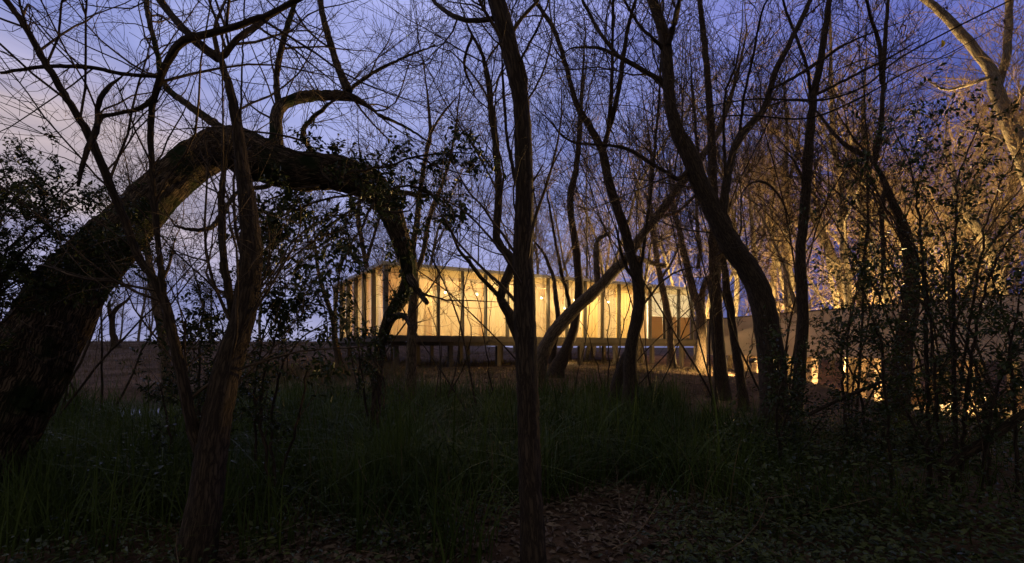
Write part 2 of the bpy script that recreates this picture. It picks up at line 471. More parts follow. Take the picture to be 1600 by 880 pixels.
# curtain wall, front: 16 bays; side: 6 bays
BH = .30
def bay(side, k, n, ln):
    a0, a1 = ln * k / n + .045, ln * (k + 1) / n - .045
    def pc(name, w0, w1, z0, z1, mat):
        if side: beam(name, w0, w1, a0, a1, z0, z1, mat)
        else: beam(name, a0, a1, w0, w1, z0, z1, mat)
    pc('glass_pane', .0, .012, ZF + .06, ZT - .12, M['glass'])
    pc('frosted_band', .03, .04, ZT - .12 - BH, ZT - .13, M['frost'])  # roof fascia, made translucent so the room lamps make it glow
    if not side and k >= 13:
        zm = ZF + 1.30
        pc('frosted_panel', .06, .075, zm + .01, ZT - .13 - BH, M['frost_white'])
        pc('frosted_panel', .06, .075, ZF + .06, zm - .01, M['frost_brown'])
        return
    cm = M['sheer_pink'] if (side and k in (0, 2, 4)) or (not side and k in (0, 12)) else M['sheer_gold'] if not side and k in (9, 11) else M['sheer_thin'] if not side and k in (1, 2, 3, 6, 7) else M['sheer']
    # pleated curtain hanging 0.25 m behind the glass
    n_ = 36; tt = np.linspace(0, 1, n_); aa = a0 + (a1 - a0) * tt
    ww = .26 + .012 * np.sin(tt * 31 + k) + .005 * np.sin(tt * 83 + 2 * k)
    c2 = [(A0 + uL * x_ + uR * w_) if side else (A0 + uR * x_ + uL * w_) for x_, w_ in zip(aa, ww)]
    vv = np.array([v3(c_, ZF + .05) for c_ in c2] + [v3(c_, ZT - .13 - BH * .4) for c_ in c2])
    ii = np.arange(n_ - 1)
    gg = Geo(); gg.add(vv, np.stack([ii, ii + 1, ii + 1 + n_, ii + n_], -1)); gg.build('curtain', cm, pav, base=pb)
def mull(side, k, n, ln):
    a = ln * k / n; hw = .045 if k else .09; dp = .14
    if side: beam('mullion', -dp, .05, a - hw, a + hw, ZF, ZT - .121, M['steel'])
    else: beam('mullion', a - hw, a + hw, -dp, .05, ZF, ZT - .121, M['steel'])
for k in range(16): bay(0, k, 16, LR)
for k in range(6): bay(1, k, 6, LL)
for k in range(17): mull(0, k, 16, LR)
for k in range(1, 7): mull(1, k, 6, LL)
beam('window_rail', .0, LR, -.05, -.002, ZF + .002, ZF + .055, M['steel'])
beam('window_rail', -.05, -.002, .0, LL, ZF + .002, ZF + .055, M['steel'])
beam('edge_beam', .2, LR + .6, .25, .45, ZF - .38, ZF - .212, M['concrete'])
beam('edge_beam', .2, .4, .5, LL - .3, ZF - .38, ZF - .212, M['concrete'])
for a in (0.45, 2.9, 5.3, 7.7, 10.1, 12.5, 15.2, 17.6):
    for w in (.24, 4.3, 8.4):
        p = A0 + uR * a + uL * w
        z0 = float(ground(*p)) - .2
        beam('stilt', a, a + .19, w, w + .19, z0, ZF - .213 - (.17 if w < 1 else 0), M['concrete'])
# pendant lamps
lamps = [(1.9, 2.0), (3.3, 1.6), (4.9, 1.5), (6.9, 1.6), (8.6, 1.5), (10.7, 1.5), (13.2, 1.6), (2.2, 6.6), (6.2, 6.9), (10.4, 6.9), (13.8, 6.5), (16.8, 2.4), (16.8, 6.4)]
side_word = ['nearest the glass corner', 'second from the corner', 'third from the corner', 'fourth from the corner', 'fifth from the corner', 'sixth from the corner', 'beside the white frosted bays']
for k, (a, w) in enumerate(lamps):
    p = A0 + uR * a + uL * w
    back = k >= 7
    lab = 'lit pendant lamp at the back of the pavilion, glowing through the curtains' if k < 11 else 'lit pendant lamp behind the white and brown frosted panels'
    o = thing('pendant_lamp', lab if back else 'small lit pendant lamp behind the front curtains, ' + side_word[k], 'lamp', v3(p, 4.05),
              ('back row of pendant lamps' if k < 11 else 'lamps behind the frosted bays') if back else 'pendant lamps along the front glass')
    gg = Geo(); th = np.linspace(0, math.pi, 8)
    gg.tube(np.stack([0 * th, 0 * th, -.04 * np.cos(th)], 1), .04 * np.sin(th) + .002, 10); gg.build('bulb', M['bulb'], o)
    gg = Geo(); gg.tube([(0, 0, .05), (0, 0, .12), (0, 0, .13), (0, 0, .72)], [.035, .035, .006, .006], 8); gg.build('cord', M['steel'], o)
    ld = bpy.data.lights.new('lamp_light', 'POINT'); ld.energy = 142 if k < 11 else 360; ld.color = (1, .71, .34) if k < 11 else (1, .86, .62); ld.shadow_soft_size = .06
    lo = bpy.data.objects.new('lamp_light', ld); col.objects.link(lo); lo.parent = o; lo.location = (0, 0, -.12)

# ------------------------------------------------------------------ raised walkway with rendered wall
W0 = np.array([10.9, 30.8]); wd_ = np.array([4.3, -14.8]); wu = wd_ / np.linalg.norm(wd_); wn = np.array([-wu[1], wu[0]])
if wn[0] < 0: wn = -wn
WL = 21.0
walk = thing('walkway', 'raised walkway with a long pale rendered parapet wall right of the pavilion', 'walkway', v3(W0, -.5))
wb = np.array(walk.location)
def wbox(name, t0, t1, n0, n1, z0, z1, mat, parent=walk, base=None):
    gg = Geo(); p = W0 + wu * t0 + wn * n0
    gg.box(v3(p, z0), v3(wu * (t1 - t0), 0), v3(wn * (n1 - n0), 0), (0, 0, z1 - z0))
    return gg.build(name, mat, parent, smooth=False, base=wb if base is None else base)
wbox('parapet_wall', 0, WL, 0, .2, 1.08, 3.08, M['render'])
wbox('parapet_cap', -.02, WL, -.03, .23, 3.083, 3.13, M['concrete'])
wbox('deck_slab', 0, WL, .203, 3.2, 1.09, 1.30, M['concrete'])
wbox('rear_kerb', 0, WL, 3.203, 3.35, 1.09, 1.55, M['render'])
M['rough'] = mat_plain('rough_pillar_render', (.42, .31, .21), .9, .35, 5, bump=.9)
def ray_on(px, off):
    k = (px - 800) / F; p0 = W0 + wn * off
    t_ = (k * p0[1] - p0[0]) / (wu[0] - k * wu[1])
    return t_
pil_t = []
for px, off, w in ((1183, .5, .40), (1268, .5, .36), (1365, .5, .34), (1507, .5, .34), (1163, 2.4, .36), (1346, 2.4, .30)):
    t_ = ray_on(px, off); c = W0 + wu * t_ + wn * off
    zb = float(ground(*c)) - .25
    gg = Geo()
    zz = np.linspace(zb, 1.087, 26)
    base_sq = np.array([(-1, -1), (0, -1.02), (1, -1), (1.02, 0), (1, 1), (0, 1.02), (-1, 1), (-1.02, 0)]) * w / 2
    vv = []
    for z_ in zz:
        for (a_, b_) in base_sq:
            q = c + wu * a_ + wn * b_
            d_ = .035 * float(vnoise(q[0] * 9, q[1] * 9, z_ * 11)) + .02 * math.sin(z_ * 40)
            q = c + (wu * a_ + wn * b_) * (1 + d_ / w * 2)
            vv.append(v3(q, z_))
    n_ = len(zz); ii = np.arange(n_ - 1)[:, None] * 8; jj = np.arange(8)[None]
    gg.add(vv, np.stack([ii + jj, ii + (jj + 1) % 8, ii + 8 + (jj + 1) % 8, ii + 8 + jj], -1))
    gg.build('pillar', M['rough'], walk, smooth=False, base=wb)
    if off < 1: pil_t.append((t_, c))

def spot(label, cat_loc, target, power, size, blend=.6, colr=(1, .66, .28), group=None, radius=.12):
    p = np.array(cat_loc, float)
    o = thing('ground_spotlight', label, 'spotlight', p, group)
    q = (Vector(target) - Vector(p)).to_track_quat('Z', 'Y')
    gg = Geo(); gg.tube([(0, 0, -.16), (0, 0, -.15), (0, 0, -.03), (0, 0, .0)], [.02, .06, .08, .085], 12, cap=False)
    h = gg.build('housing', M['steel'], o); h.rotation_mode = 'QUATERNION'; h.rotation_quaternion = q
    gg = Geo(); gg.tube([(0, 0, -.02), (0, 0, -.018)], [.075, .002], 12); e = gg.build('lens', M['lens'], o); e.rotation_mode = 'QUATERNION'; e.rotation_quaternion = q
    gg = Geo(); gg.tube([(0, 0, -.10), (0, 0, -.45)], [.015, .01], 6); gg.build('spike', M['steel'], o)
    ld = bpy.data.lights.new('spot_light', 'SPOT'); ld.energy = power; ld.color = colr; ld.spot_size = R(size); ld.spot_blend = blend; ld.shadow_soft_size = radius
    lo = bpy.data.objects.new('spot_light', ld); col.objects.link(lo); lo.parent = o
    lo.rotation_mode = 'QUATERNION'; lo.rotation_quaternion = (Vector(target) - Vector(p)).to_track_quat('-Z', 'Y')
    lo.location = (Vector(target) - Vector(p)).normalized() * .03
    return o
for k, (t_, c) in enumerate(pil_t):
    p = c + wu * 1.5 - wn * (.15 if k else .25)
    spot('small spotlight on the ground under the walkway, lighting a rough pillar amber', v3(p, float(ground(*p)) + .14), v3(c - wn * .1, .15), (620, 520, 480, 420)[k], 110,
         group='spotlights at the feet of the walkway pillars', radius=.05)

# ------------------------------------------------------------------ tree tools
def catmull(p, step):
    p = np.asarray(p, float)
    if len(p) == 2: p = np.vstack([p[0], (p[0] + p[1]) / 2, p[1]])
    q = np.vstack([2 * p[0] - p[1], p, 2 * p[-1] - p[-2]])
    out = []
    for i_ in range(1, len(q) - 2):
        a, b_, c, d = q[i_ - 1:i_ + 3]
        n_ = max(2, int(np.linalg.norm((c - b_)[:2]) / step))
        t_ = (np.arange(n_) / n_)[:, None]
        out.append(.5 * (2 * b_ + (c - a) * t_ + (2 * a - 5 * b_ + 4 * c - d) * t_ ** 2 + (3 * b_ - a - 3 * c + d) * t_ ** 3))
    return np.vstack(out + [p[-1:]])
UP = np.array([0, 0, 1.])
def rnd3(): 
    v = rng.normal(size=3); return v / np.linalg.norm(v)
def unit(v): return v / (np.linalg.norm(v) + 1e-9)
def sprout(p, d, L_, r0, n=7, wander=.22, up=.05, r1=.25):
    pts = [p]; dd = unit(d)
    noise = rng.normal(size=(n, 3)) * wander
    bend = rng.normal(size=3) * wander * .5
    for i_ in range(n):
        dd = dd + noise[i_] + bend + UP * up
        dd = dd / math.sqrt(dd @ dd)
        pts.append(pts[-1] + dd * (L_ / n))
    return np.array(pts), np.linspace(r0, r0 * r1, n + 1)
def side(pts, rad, lo=.2, hi=1.0):
    f = lo + (hi - lo) * rng.random()
    x = f * (len(pts) - 1); i_ = min(int(x), len(pts) - 2)
    fr = x - i_
    return pts[i_] + (pts[i_ + 1] - pts[i_]) * fr, unit(pts[i_ + 1] - pts[i_]), rad[i_] + (rad[i_ + 1] - rad[i_]) * fr
def fork_dir(tg, spread, up):
    r = rnd3(); r = r - tg * (r @ tg)
    return unit(tg * (1 - spread * .5) + unit(r) * spread + UP * up)
def grow(geo, pts, rad, dens, L_, levels, sub=(5, 4), spread=.8, up=.2, rmin=.0016, rk=.45, lo=.15, wander=.12, tips=None, rcap=.012):
    ln = np.linalg.norm(np.diff(pts, axis=0), axis=1).sum()
    n = rng.poisson(ln * dens)
    for _ in range(n):
        p, tg, r = side(pts, rad, lo)
        l_ = L_ * rng.uniform(.45, 1.25)
        r0 = max(min(r * rk, rcap * l_ / max(L_, .1)), rmin)
        q, rr = sprout(p, fork_dir(tg, spread * rng.uniform(.6, 1.2), up), l_, r0, 8, wander, .03)
        rr = np.maximum(rr, rmin * .8)
        geo.tube(q, rr, 4 if r0 > .006 else 3)
        if levels > 1: sub_grow(geo, q, rr, sub, levels - 1, spread, up, rmin, wander, tips, l_)
        elif tips is not None: tips.append(q)
def sub_grow(geo, q, rr, sub, levels, spread, up, rmin, wander, tips, l_):
    m = rng.poisson(sub[0])
    for _ in range(m):
        p, tg, r = side(q, rr, .15)
        l2 = l_ * rng.uniform(.3, .68)
        q2, r2 = sprout(p, fork_dir(tg, spread * .9, up * .6), l2, max(r * .6, rmin), 6, wander, .02)
        r2 = np.maximum(r2, rmin * .75)
        geo.tube(q2, r2, 3)
        if levels > 1: sub_grow(geo, q2, r2, sub[1:] or (3,), levels - 1, spread, up, rmin, wander, tips, l2)
        if tips is not None: tips.append(q2)
def leaf_twig(geo, q, n, ln, wd, jitter=.5):
    """alternate leaves along a twig"""
    f = np.linspace(.12, 1, n) * (len(q) - 1)
    i_ = np.minimum(f.astype(int), len(q) - 2); fr = (f - i_)[:, None]
    p = q[i_] + (q[i_ + 1] - q[i_]) * fr
    t_ = q[i_ + 1] - q[i_]; t_ /= np.linalg.norm(t_, axis=1)[:, None] + 1e-9
    r = rng.normal(size=(n, 3)); r -= t_ * (r * t_).sum(1)[:, None]; r /= np.linalg.norm(r, axis=1)[:, None] + 1e-9
    d = t_ * .6 + r * .8 + np.array([0, 0, -.25]) + rng.normal(size=(n, 3)) * jitter * .3
    nor = np.array([0, 0, 1.]) + rng.normal(size=(n, 3)) * jitter
    s = rng.uniform(.65, 1.2, n)
    geo.leaves(p, d, nor, ln * s, wd * s * rng.uniform(.8, 1.2, n))
def pods(geo, q, n=7, ln=.035):
    p = np.repeat(q[-1:], n, 0) + rng.normal(size=(n, 3)) * ln * .5
    d = np.array([0, 0, -1.]) + rng.normal(size=(n, 3)) * .35
    geo.leaves(p, d, rng.normal(size=(n, 3)), ln * rng.uniform(.8, 1.4, n), ln * .28)

def traced_tree(name, label, limbs, d, mat='bark', cat='tree', twig='twig', dens=2.2, L_=.9, levels=3, sub=(5, 3), k=12, rough=.10,
                lobes=0, step=9, flare=1.3, tipfrac=0, leaf=None, group=None, drop=True, up=.2, rmin=.0018, spread=.8, jitter=.8, rcap=.012, skip_twig=(), capr=True):
    """limbs: list of dict(p=[(px,py,r_px)...], d=(d0,d1)).  The first is the trunk, listed from the ground up."""
    tr = limbs[0]
    d0, d1 = tr.get('d', (d, d))
    fp = np.array(tr['p'], float)
    base = P(fp[0, 0], fp[0, 1], d0)
    gz = float(ground(base[0], base[1]))
    if drop: base[2] = gz
    root = thing(name, label, cat, base, group)
    done = []                                   # (px array, depth array)
    tw = Geo(); tips = []; pairs = []
    for li, lb in enumerate(limbs):
        a = np.array(lb['p'], float)
        if a.shape[1] == 2: a = np.hstack([a, np.full((len(a), 1), 3.)])
        if lb.get('rev'): a = a[::-1]
        c = catmull(a, step)
        c[1:-1, :2] += rng.normal(size=(len(c) - 2, 2)) * jitter * .5
        s = np.concatenate([[0], np.cumsum(np.linalg.norm(np.diff(c[:, :2], axis=0), axis=1))]); s /= s[-1]
        if 'd' in lb: e0, e1 = lb['d']
        elif li == 0: e0 = e1 = d
        else:
            best = min(((np.hypot(pp[:, 0] - c[0, 0], pp[:, 1] - c[0, 1]).min(), kk) for kk, (pp, dd) in enumerate(done)))
            pp, dd = done[best[1]]; e0 = dd[np.hypot(pp[:, 0] - c[0, 0], pp[:, 1] - c[0, 1]).argmin()]
            e1 = e0 * (1 + rng.uniform(-.16, .16))
        dep = e0 + (e1 - e0) * s ** 1.3 + (0 if li == 0 else .01 * e0 * np.sin(s * 9 + li))
        pts = np.stack([(c[:, 0] - 800) / F * dep, dep, EYE - (c[:, 1] - HY) / F * dep], 1)
        rad = np.maximum(c[:, 2] * (.88 if li == 0 else .78), .4) / F * dep
        if li == 0 and drop:
            if pts[0, 2] > gz - .1:
                n_ = max(3, int((pts[0, 2] - gz + .1) / .15))
                zz = np.linspace(gz - .12, pts[0, 2], n_, endpoint=False)
                lean = unit(pts[1] - pts[0]); lean = lean / max(lean[2], .5)
                ext = pts[0] - lean * (pts[0, 2] - zz)[:, None] * np.array([.5, .3, 1])
                ext[:, 2] = zz
                pts = np.vstack([ext, pts]); rad = np.concatenate([np.full(n_, rad[0]), rad])
                dep = np.concatenate([np.full(n_, dep[0]), dep]); c = np.vstack([np.repeat(c[:1], n_, 0), c])
            hgt = np.clip(1 - (pts[:, 2] - gz) / (6 * rad[0] + .15), 0, 1)
            rad = rad * (1 + (flare - 1) * hgt ** 2)
        done.append((c[:, :2], dep))
        if not lb.get('cap') and 0 < c[-1, 0] < 1600 and c[-1, 1] > 0:                       # taper away, then carry on as a twig
            rad = rad * (1 - .6 * np.clip((np.linspace(0, 1, len(rad)) - .72) / .28, 0, 1))
            q_, r_ = sprout(pts[-1], unit(pts[-1] - pts[-3]) + UP * .15, max(L_ * .9, .5), rad[-1], 8, .1, .04, .2)
            tw.tube(q_, np.maximum(r_, rmin), 4); sub_grow(tw, q_, np.maximum(r_, rmin), sub, 2, spread, up, rmin, .12, tips, L_)
        gg = Geo()
        kk = k if li == 0 else (8 if rad.mean() > .02 else 6)
        if lobes and li == 0: kk = k
        gg.tube(pts, rad, kk, ref=np.array([0, 1., 0]), cap=lb.get('cap', False), rough=rough, seed=li * 3.1 + d, lobes=lobes if li == 0 else lobes * .4)
        gg.build('trunk' if li == 0 else 'branch', M[lb.get('mat', mat)], root, base=base)
        pairs.append((pts, rad))
        if li not in skip_twig and dens:
            grow(tw, pts, rad, dens * lb.get('tw', 1), L_, levels, sub, spread, up, rmin, lo=.35 if li == 0 else .1, tips=tips, rcap=rcap)
    tw.build('twigs', M[twig], root, 'stuff', base=base)
    if leaf and tips:
        lf = Geo()
        for q in tips:
            if rng.random() < leaf.get('frac', 1):
                if leaf['kind'] == 'pods': pods(lf, q, leaf.get('n', 7), leaf.get('ln', .035))
                else: leaf_twig(lf, q, leaf.get('n', 7), leaf.get('ln', .05), leaf.get('wd', .02))
        lf.build('seed_pods' if leaf['kind'] == 'pods' else 'leaves', M[leaf.get('mat', 'leaf')], root, 'stuff', base=base)
    return root, pairs

def lb(s, **kw):
    """'x,y,r x,y,r ...' in photograph pixels -> limb"""
    return dict(p=[tuple(float(v) for v in q.split(',')) for q in s.split()], **kw)

# ------------------------------------------------------------------ the leaning arch on the left
arch, arch_l = traced_tree('leaning_tree', 'huge leaning trunk bent over into an arch at the left, bark deeply furrowed', [
    lb('-110,800,74 -40,700,69 30,600,63 75,520,58 118,445,50 168,387,44 216,336,38 272,280,33 318,242,32 346,229,35 374,234,38 405,247,37 455,265,33 520,269,29 572,286,28 600,312,23 616,345,20 630,390,17 638,425,15 633,455,15 616,484,14 601,515,14 593,550,14 590,590,15 586,650,16 582,700,17', d=(4.6, 7.0)),
    lb('634,420,10 645,440,8 656,458,6 667,473,5', cap=True, tw=.2),
    lb('605,506,7 617,495,7 630,494,6 637,503,4 639,512,3', tw=.2),
    lb('432,240,15 431,205,13 433,177,12 448,160,11 480,151,11 527,149,10 552,153,9 578,168,7 592,180,5', tw=1.6),
    lb('592,180,4 640,202,2.5 690,236,1.2'),
    lb('545,143,9 528,105,7 514,60,7 503,20,6 499,-20,6'),
    lb('435,162,7 432,120,6 442,65,6 456,20,5 466,-15,4'),
    lb('545,143,4 570,122,4 615,97,3 670,75,2 712,64,1.2'),
    lb('492,243,6 473,206,5 505,170,4 532,150,3'),
    lb('580,302,8 620,300,6 668,307,4', cap=True),
    lb('345,200,9 300,168,7 258,134,6 246,85,5 232,25,5 227,-15,5'),
    lb('440,262,6 420,290,5 372,300,4 330,355,5 280,355,4 265,340,3'),
], 5, mat='bark_big', k=72, rough=.09, lobes=.15, step=4, dens=4.6, L_=1.25, flare=1.15, sub=(6, 3), drop=False, up=.1, skip_twig=(0, 2))

# ------------------------------------------------------------------ trees standing near the camera
traced_tree('forked_tree', 'slender forked tree with several stems close to the camera, left of the pavilion', [
    lb('304,885,32 318,800,29 332,700,26 348,610,24 362,555,22 376,510,20 386,460,20 392,400,18 388,330,16 380,270,14 371,200,14 362,150,14 350,110,13 341,86,12'),
    lb('341,90,10 322,78,9 300,58,8 270,25,7 238,-15,7'),
    lb('341,90,8 352,85,7 370,62,6 402,38,5 440,15,4 480,-10,4'),
    lb('326,730,14 308,690,13 297,650,12 285,590,11 270,525,10 258,475,9 243,440,8 215,400,8 195,345,8 170,285,8 145,225,8 115,170,7 75,105,7 40,43,6 0,-12,6', d=(3.5, 3.0)),
    lb('258,478,6 253,435,7 249,400,6 245,350,6 240,300,6 237,250,6 235,200,6 238,168,6 247,133,7 260,100,7 280,70,8 300,59,8 350,47,7 420,22,6 478,-8,6', d=(3.4, 2.9)),
    lb('240,152,5 220,170,5 185,177,4 158,183,5 150,205,6 140,225,6 132,246,5 122,290,3', cap=True, tw=.4),
    lb('150,200,4 157,155,5 175,132,4 190,120,4'),
    lb('255,120,4 200,117,4 140,106,4 75,104,4 0,114,3'),
    lb('366,510,8 355,440,8 349,400,7 346,330,7 351,260,5 372,190,3'),
    lb('375,210,3 378,120,2 382,0,1.6'),
], 3.5, k=20, rough=.09, flare=1.04, dens=4.2, L_=1.35, sub=(6, 3), up=.08, rmin=.0019, jitter=1.0)
traced_tree('slender_tree', 'straight dark trunk rising in front of the middle of the pavilion', [
    lb('834,890,23 830,800,21 827,700,20 825,620,20 822,560,20 820,480,19 817,400,18 819,320,16 818,220,16 812,150,15 801,95,16 790,50,16 775,0,15 765,-40,15'),
    lb('770,30,6 740,33,5 720,30,5 700,20,5 680,5,4 668,-15,4'),
    lb('806,285,4 793,220,3 787,150,3 784,80,3', rev=False, d=(3.35, 3.3)),
    lb('804,110,3 832,60,2.6 850,20,2 860,-10,2'),
    lb('822,300,2.6 838,275,2 850,255,2'),
    lb('820,165,2.4 845,120,2 862,60,1.6 858,0,1.4'),
], 3.45, k=22, rough=.08, flare=1.04, dens=2.0, L_=1.0, sub=(5, 3), rmin=.0017, up=.15)
traced_tree('slender_tree', 'thin crooked tree forking just left of the straight dark trunk', [
    lb('822,655,10 820,600,10 815,545,9 803,512,9 795,490,9 783,466,8 790,440,8 800,413,8 795,398,7 776,374,7 779,310,7 777,250,6 767,165,6 755,90,5 735,50,4 720,10,3'),
    lb('783,466,5 750,432,4 733,408,4 717,390,3.4 703,358,3'),
    lb('738,55,3 725,100,3 735,130,2.4 742,150,2'),
], 6.4, dens=2.6, L_=1.6, sub=(6, 3), rmin=.003)
traced_tree('leaning_tree', 'dark tree leaning left, in front of the right part of the pavilion, two thin tops', [
    lb('982,672,16 983,640,14 985,600,13 985,550,12 995,500,11 999,460,10 994,430,10 984,390,9 973,352,9 959,310,8 949,278,8 941,235,7 920,195,6 900,160,5 882,95,4 865,45,4 835,0,3 825,-20,3'),
    lb('942,240,5 950,200,4 955,150,4 957,75,3 958,-10,3'),
    lb('946,222,5 965,150,5 980,50,4 996,-10,3'),
    lb('998,450,4 1010,350,3 1018,290,3 1030,150,2.4 1036,0,2'),
    lb('996,440,3 980,420,4 970,390,3 962,350,2'),
    lb('1003,480,2.4 1035,440,2 1070,420,1.6 1110,417,1.2'),
], 9.6, dens=3.2, L_=2.1, sub=(5, 2.4), rmin=.0042, leaf=dict(kind='pods', frac=.03, mat='pod', n=7, ln=.06))
traced_tree('leaning_tree', 'thick dark trunk leaning left at right of the pavilion, high branches spreading both ways', [
    lb('1212,660,25 1208,600,23 1203,540,22 1192,475,20 1175,430,19 1141,380,18 1116,330,17 1091,280,15 1073,232,14 1058,205,12 1049,172,10 1044,125,10 1039,62,10 1028,25,9 1015,-10,9'),
    lb('1041,142,6 1034,128,5 1000,107,5 965,88,4 935,75,3 890,77,2.4 872,95,1.6'),
    lb('968,90,4 940,55,3.4 917,15,3 905,-15,2.6'),
    lb('1074,268,5 1060,280,5 1048,273,4 1010,250,4 985,235,4 960,228,3 890,220,2.4 860,190,2 830,162,1.6'),
    lb('1128,345,10 1133,300,9 1140,262,8 1152,220,8 1172,195,7 1192,175,7 1203,140,6 1212,110,6 1232,72,5 1255,25,5 1270,-10,4'),
    lb('1044,70,6 1051,45,6 1063,0,5 1068,-20,5'),
    lb('1136,290,4 1131,220,3 1133,150,2.6 1150,100,2 1160,40,2'),
    lb('1048,100,4 1030,70,3.4 1000,40,3 975,0,2.4'),
    lb('1155,215,3 1163,150,3 1178,80,2.6 1190,20,2 1205,-10,2'),
    lb('1120,400,2.6 1155,372,2 1160,300,1.5 1195,285,2.2 1225,320,2 1240,370,1.4'),
    lb('1074,250,6 1064,232,6 1062,210,4', cap=True, tw=.1),
    lb('1205,140,3 1260,110,3 1330,65,2 1420,30,1.4'),
], 7.6, k=20, dens=3.2, L_=1.9, sub=(5, 2.4), rmin=.0034, leaf=dict(kind='pods', frac=.035, mat='pod', n=8, ln=.05))
traced_tree('slender_tree', 'upright dark stem standing just right of the thick leaning trunk', [
    lb('1240,665,12 1246,620,11 1252,548,10 1255,490,9 1252,430,9 1251,390,8 1256,345,8 1262,250,8 1266,200,7 1272,150,6 1281,100,6 1290,40,5 1297,-10,5'),
    lb('1268,180,4 1262,110,3 1245,60,3 1230,20,2.4 1220,-10,2'),
    lb('1262,300,3 1240,250,2 1215,230,1.6'),
    lb('1272,150,3 1330,120,2.6 1390,90,2 1450,55,1.4'),
], 8.8, dens=2.6, L_=1.9, sub=(5, 2.4), rmin=.0038, leaf=dict(kind='pods', frac=.05, mat='pod', n=8, ln=.06))
traced_tree('crooked_tree', 'crooked dark tree in the leafy thicket at right, limb reaching up left', [
    lb('1398,690,17 1404,620,16 1412,540,15 1424,450,12 1418,380,10 1408,345,9 1394,315,8 1382,285,8 1368,258,7 1358,246,7'),
    lb('1360,248,6 1345,240,5 1320,226,4 1300,205,3 1285,185,3 1262,160,2'),
    lb('1366,255,5 1375,210,5 1379,150,4 1382,75,4 1388,0,3'),
    lb('1378,130,4 1374,70,4 1360,25,3 1350,-15,3'),
    lb('1385,288,4 1378,330,4 1380,390,4 1378,450,4', tw=.4),
], 10.2, dens=2.6, L_=1.8, sub=(6, 3), rmin=.0042)
traced_tree('slender_tree', 'straight dark stem with rough bark between the pavilion end and leaning trunk', [
    lb('1130,640,13 1128,600,12 1122,533,11 1119,480,10 1117,430,10 1116,350,9 1113,280,8 1112,220,7 1108,150,6 1100,60,5 1092,-10,4'),
    lb('1116,330,4 1095,270,3 1085,180,3 1078,80,2'),
], 13.5, dens=1.8, L_=2.2, sub=(6, 4), rmin=.005)
traced_tree('slender_tree', 'narrow dark stem slanting left in front of the pale wall', [
    lb('1163,640,9 1160,615,8 1154,570,8 1147,530,7 1141,480,7 1136,455,7 1133,425,6 1126,385,5 1118,330,4 1106,270,3'),
], 12, dens=2, L_=1.4, sub=(5, 3), rmin=.003)
traced_tree('leaning_tree', 'slanting pale trunk crossing the pavilion diagonally up to the right', [
    lb('842,585,13 846,556,13 870,515,12 905,477,11 940,445,10 962,421,10 980,404,9 1000,372,8 1025,340,8 1048,310,7 1070,280,7 1100,240,6 1125,200,6 1150,125,5 1165,60,4', d=(13.5, 17)),
    lb('935,446,7 932,412,6 931,385,5 938,372,4 952,364,3', cap=True, tw=.5),
    lb('978,408,6 998,404,6 1015,410,5 1040,416,5', cap=True, tw=.2),
    lb('1025,340,4 1060,330,3 1095,300,3 1130,290,2'),
], 14, mat='bark_mid', twig='twig_pale', dens=1.6, L_=2.2, sub=(6, 4), rmin=.0055)
# ------------------------------------------------------------------ trees round the pavilion
near_pav = [
 ('stout multi stemmed trunk in front of the pavilion, left of the slanting trunk', '868,600,14 871,575,12 878,560,10 888,540,9 896,515,8 902,480,8 905,450,8 903,420,7 900,385,7 893,340,6 892,300,6 900,265,5 905,215,5 908,150,4 914,60,3', 17,
   ['868,580,9 862,560,8 868,530,5 872,500,5 869,470,5 866,440,4 858,415,4 845,390,4 832,375,3', '890,480,4 884,450,4 877,425,4 870,390,3 860,330,2.4 850,280,2']),
 ('crooked pale tree before the white frosted bays of the pavilion', '1054,585,9 1050,568,7 1048,535,6 1046,505,6 1041,475,6 1036,455,6 1031,430,5 1026,400,5 1020,360,5 1015,310,4 1018,250,3 1010,180,2.4', 21,
   ['1033,435,3 1050,410,2.4 1060,380,2 1064,330,2']),
 ('forked grey brown tree at the right end of the pavilion', '1090,600,11 1094,560,9 1096,520,9 1095,490,9 1090,472,8 1083,455,7 1075,420,6 1067,390,6 1060,355,5 1050,310,4 1046,260,3', 19,
   ['1096,480,7 1098,455,6 1103,440,6 1113,430,6 1122,412,4 1128,380,4 1125,330,3', '1090,420,4 1094,395,4 1090,360,4 1088,310,3 1092,240,2']),
 ('grey trunk behind the arch foot, forking above the near corner of the pavilion roof', '640,610,11 642,575,10 644,520,9 647,452,9 648,430,7 645,392,6 650,355,5 654,320,5 664,250,4 672,210,4 668,150,3 660,90,2', 12,
   ['652,420,6 662,395,5 668,350,5 682,310,4 700,260,3 712,200,2.4 720,120,2', '672,210,3 690,180,2.4 715,150,2']),
 ('slim tree leaning at the far left corner of the pavilion', '533,580,6 527,552,6 522,520,5 518,490,4 508,462,4 500,440,3 494,400,3 490,340,2', 22,
   ['520,500,3 526,470,2.4 530,430,2 540,380,1.6']),
 ('thin bare tree standing behind the left side of the pavilion roof', '588,470,5 575,425,5 568,390,4 560,340,4 566,280,3 560,220,2.4', 27,
   ['572,410,4 584,370,3 596,320,2.4 592,260,2']),
 ('small crooked tree growing on top of the brown bank at the left', '182,545,7 178,528,5 175,510,4.5 177,490,4 186,478,3.4 198,470,3 206,460,2', 36,
   ['175,505,4 172,490,4 170,478,3 174,466,2']),
 ('pale slim trunk between the stems at the left, in front of the brown bank', '262,590,9 256,540,8 248,495,7 241,460,7 236,425,6 226,380,5 210,330,4 200,270,3', 15,
   ['240,460,4 262,420,3 275,370,2.4']),
]
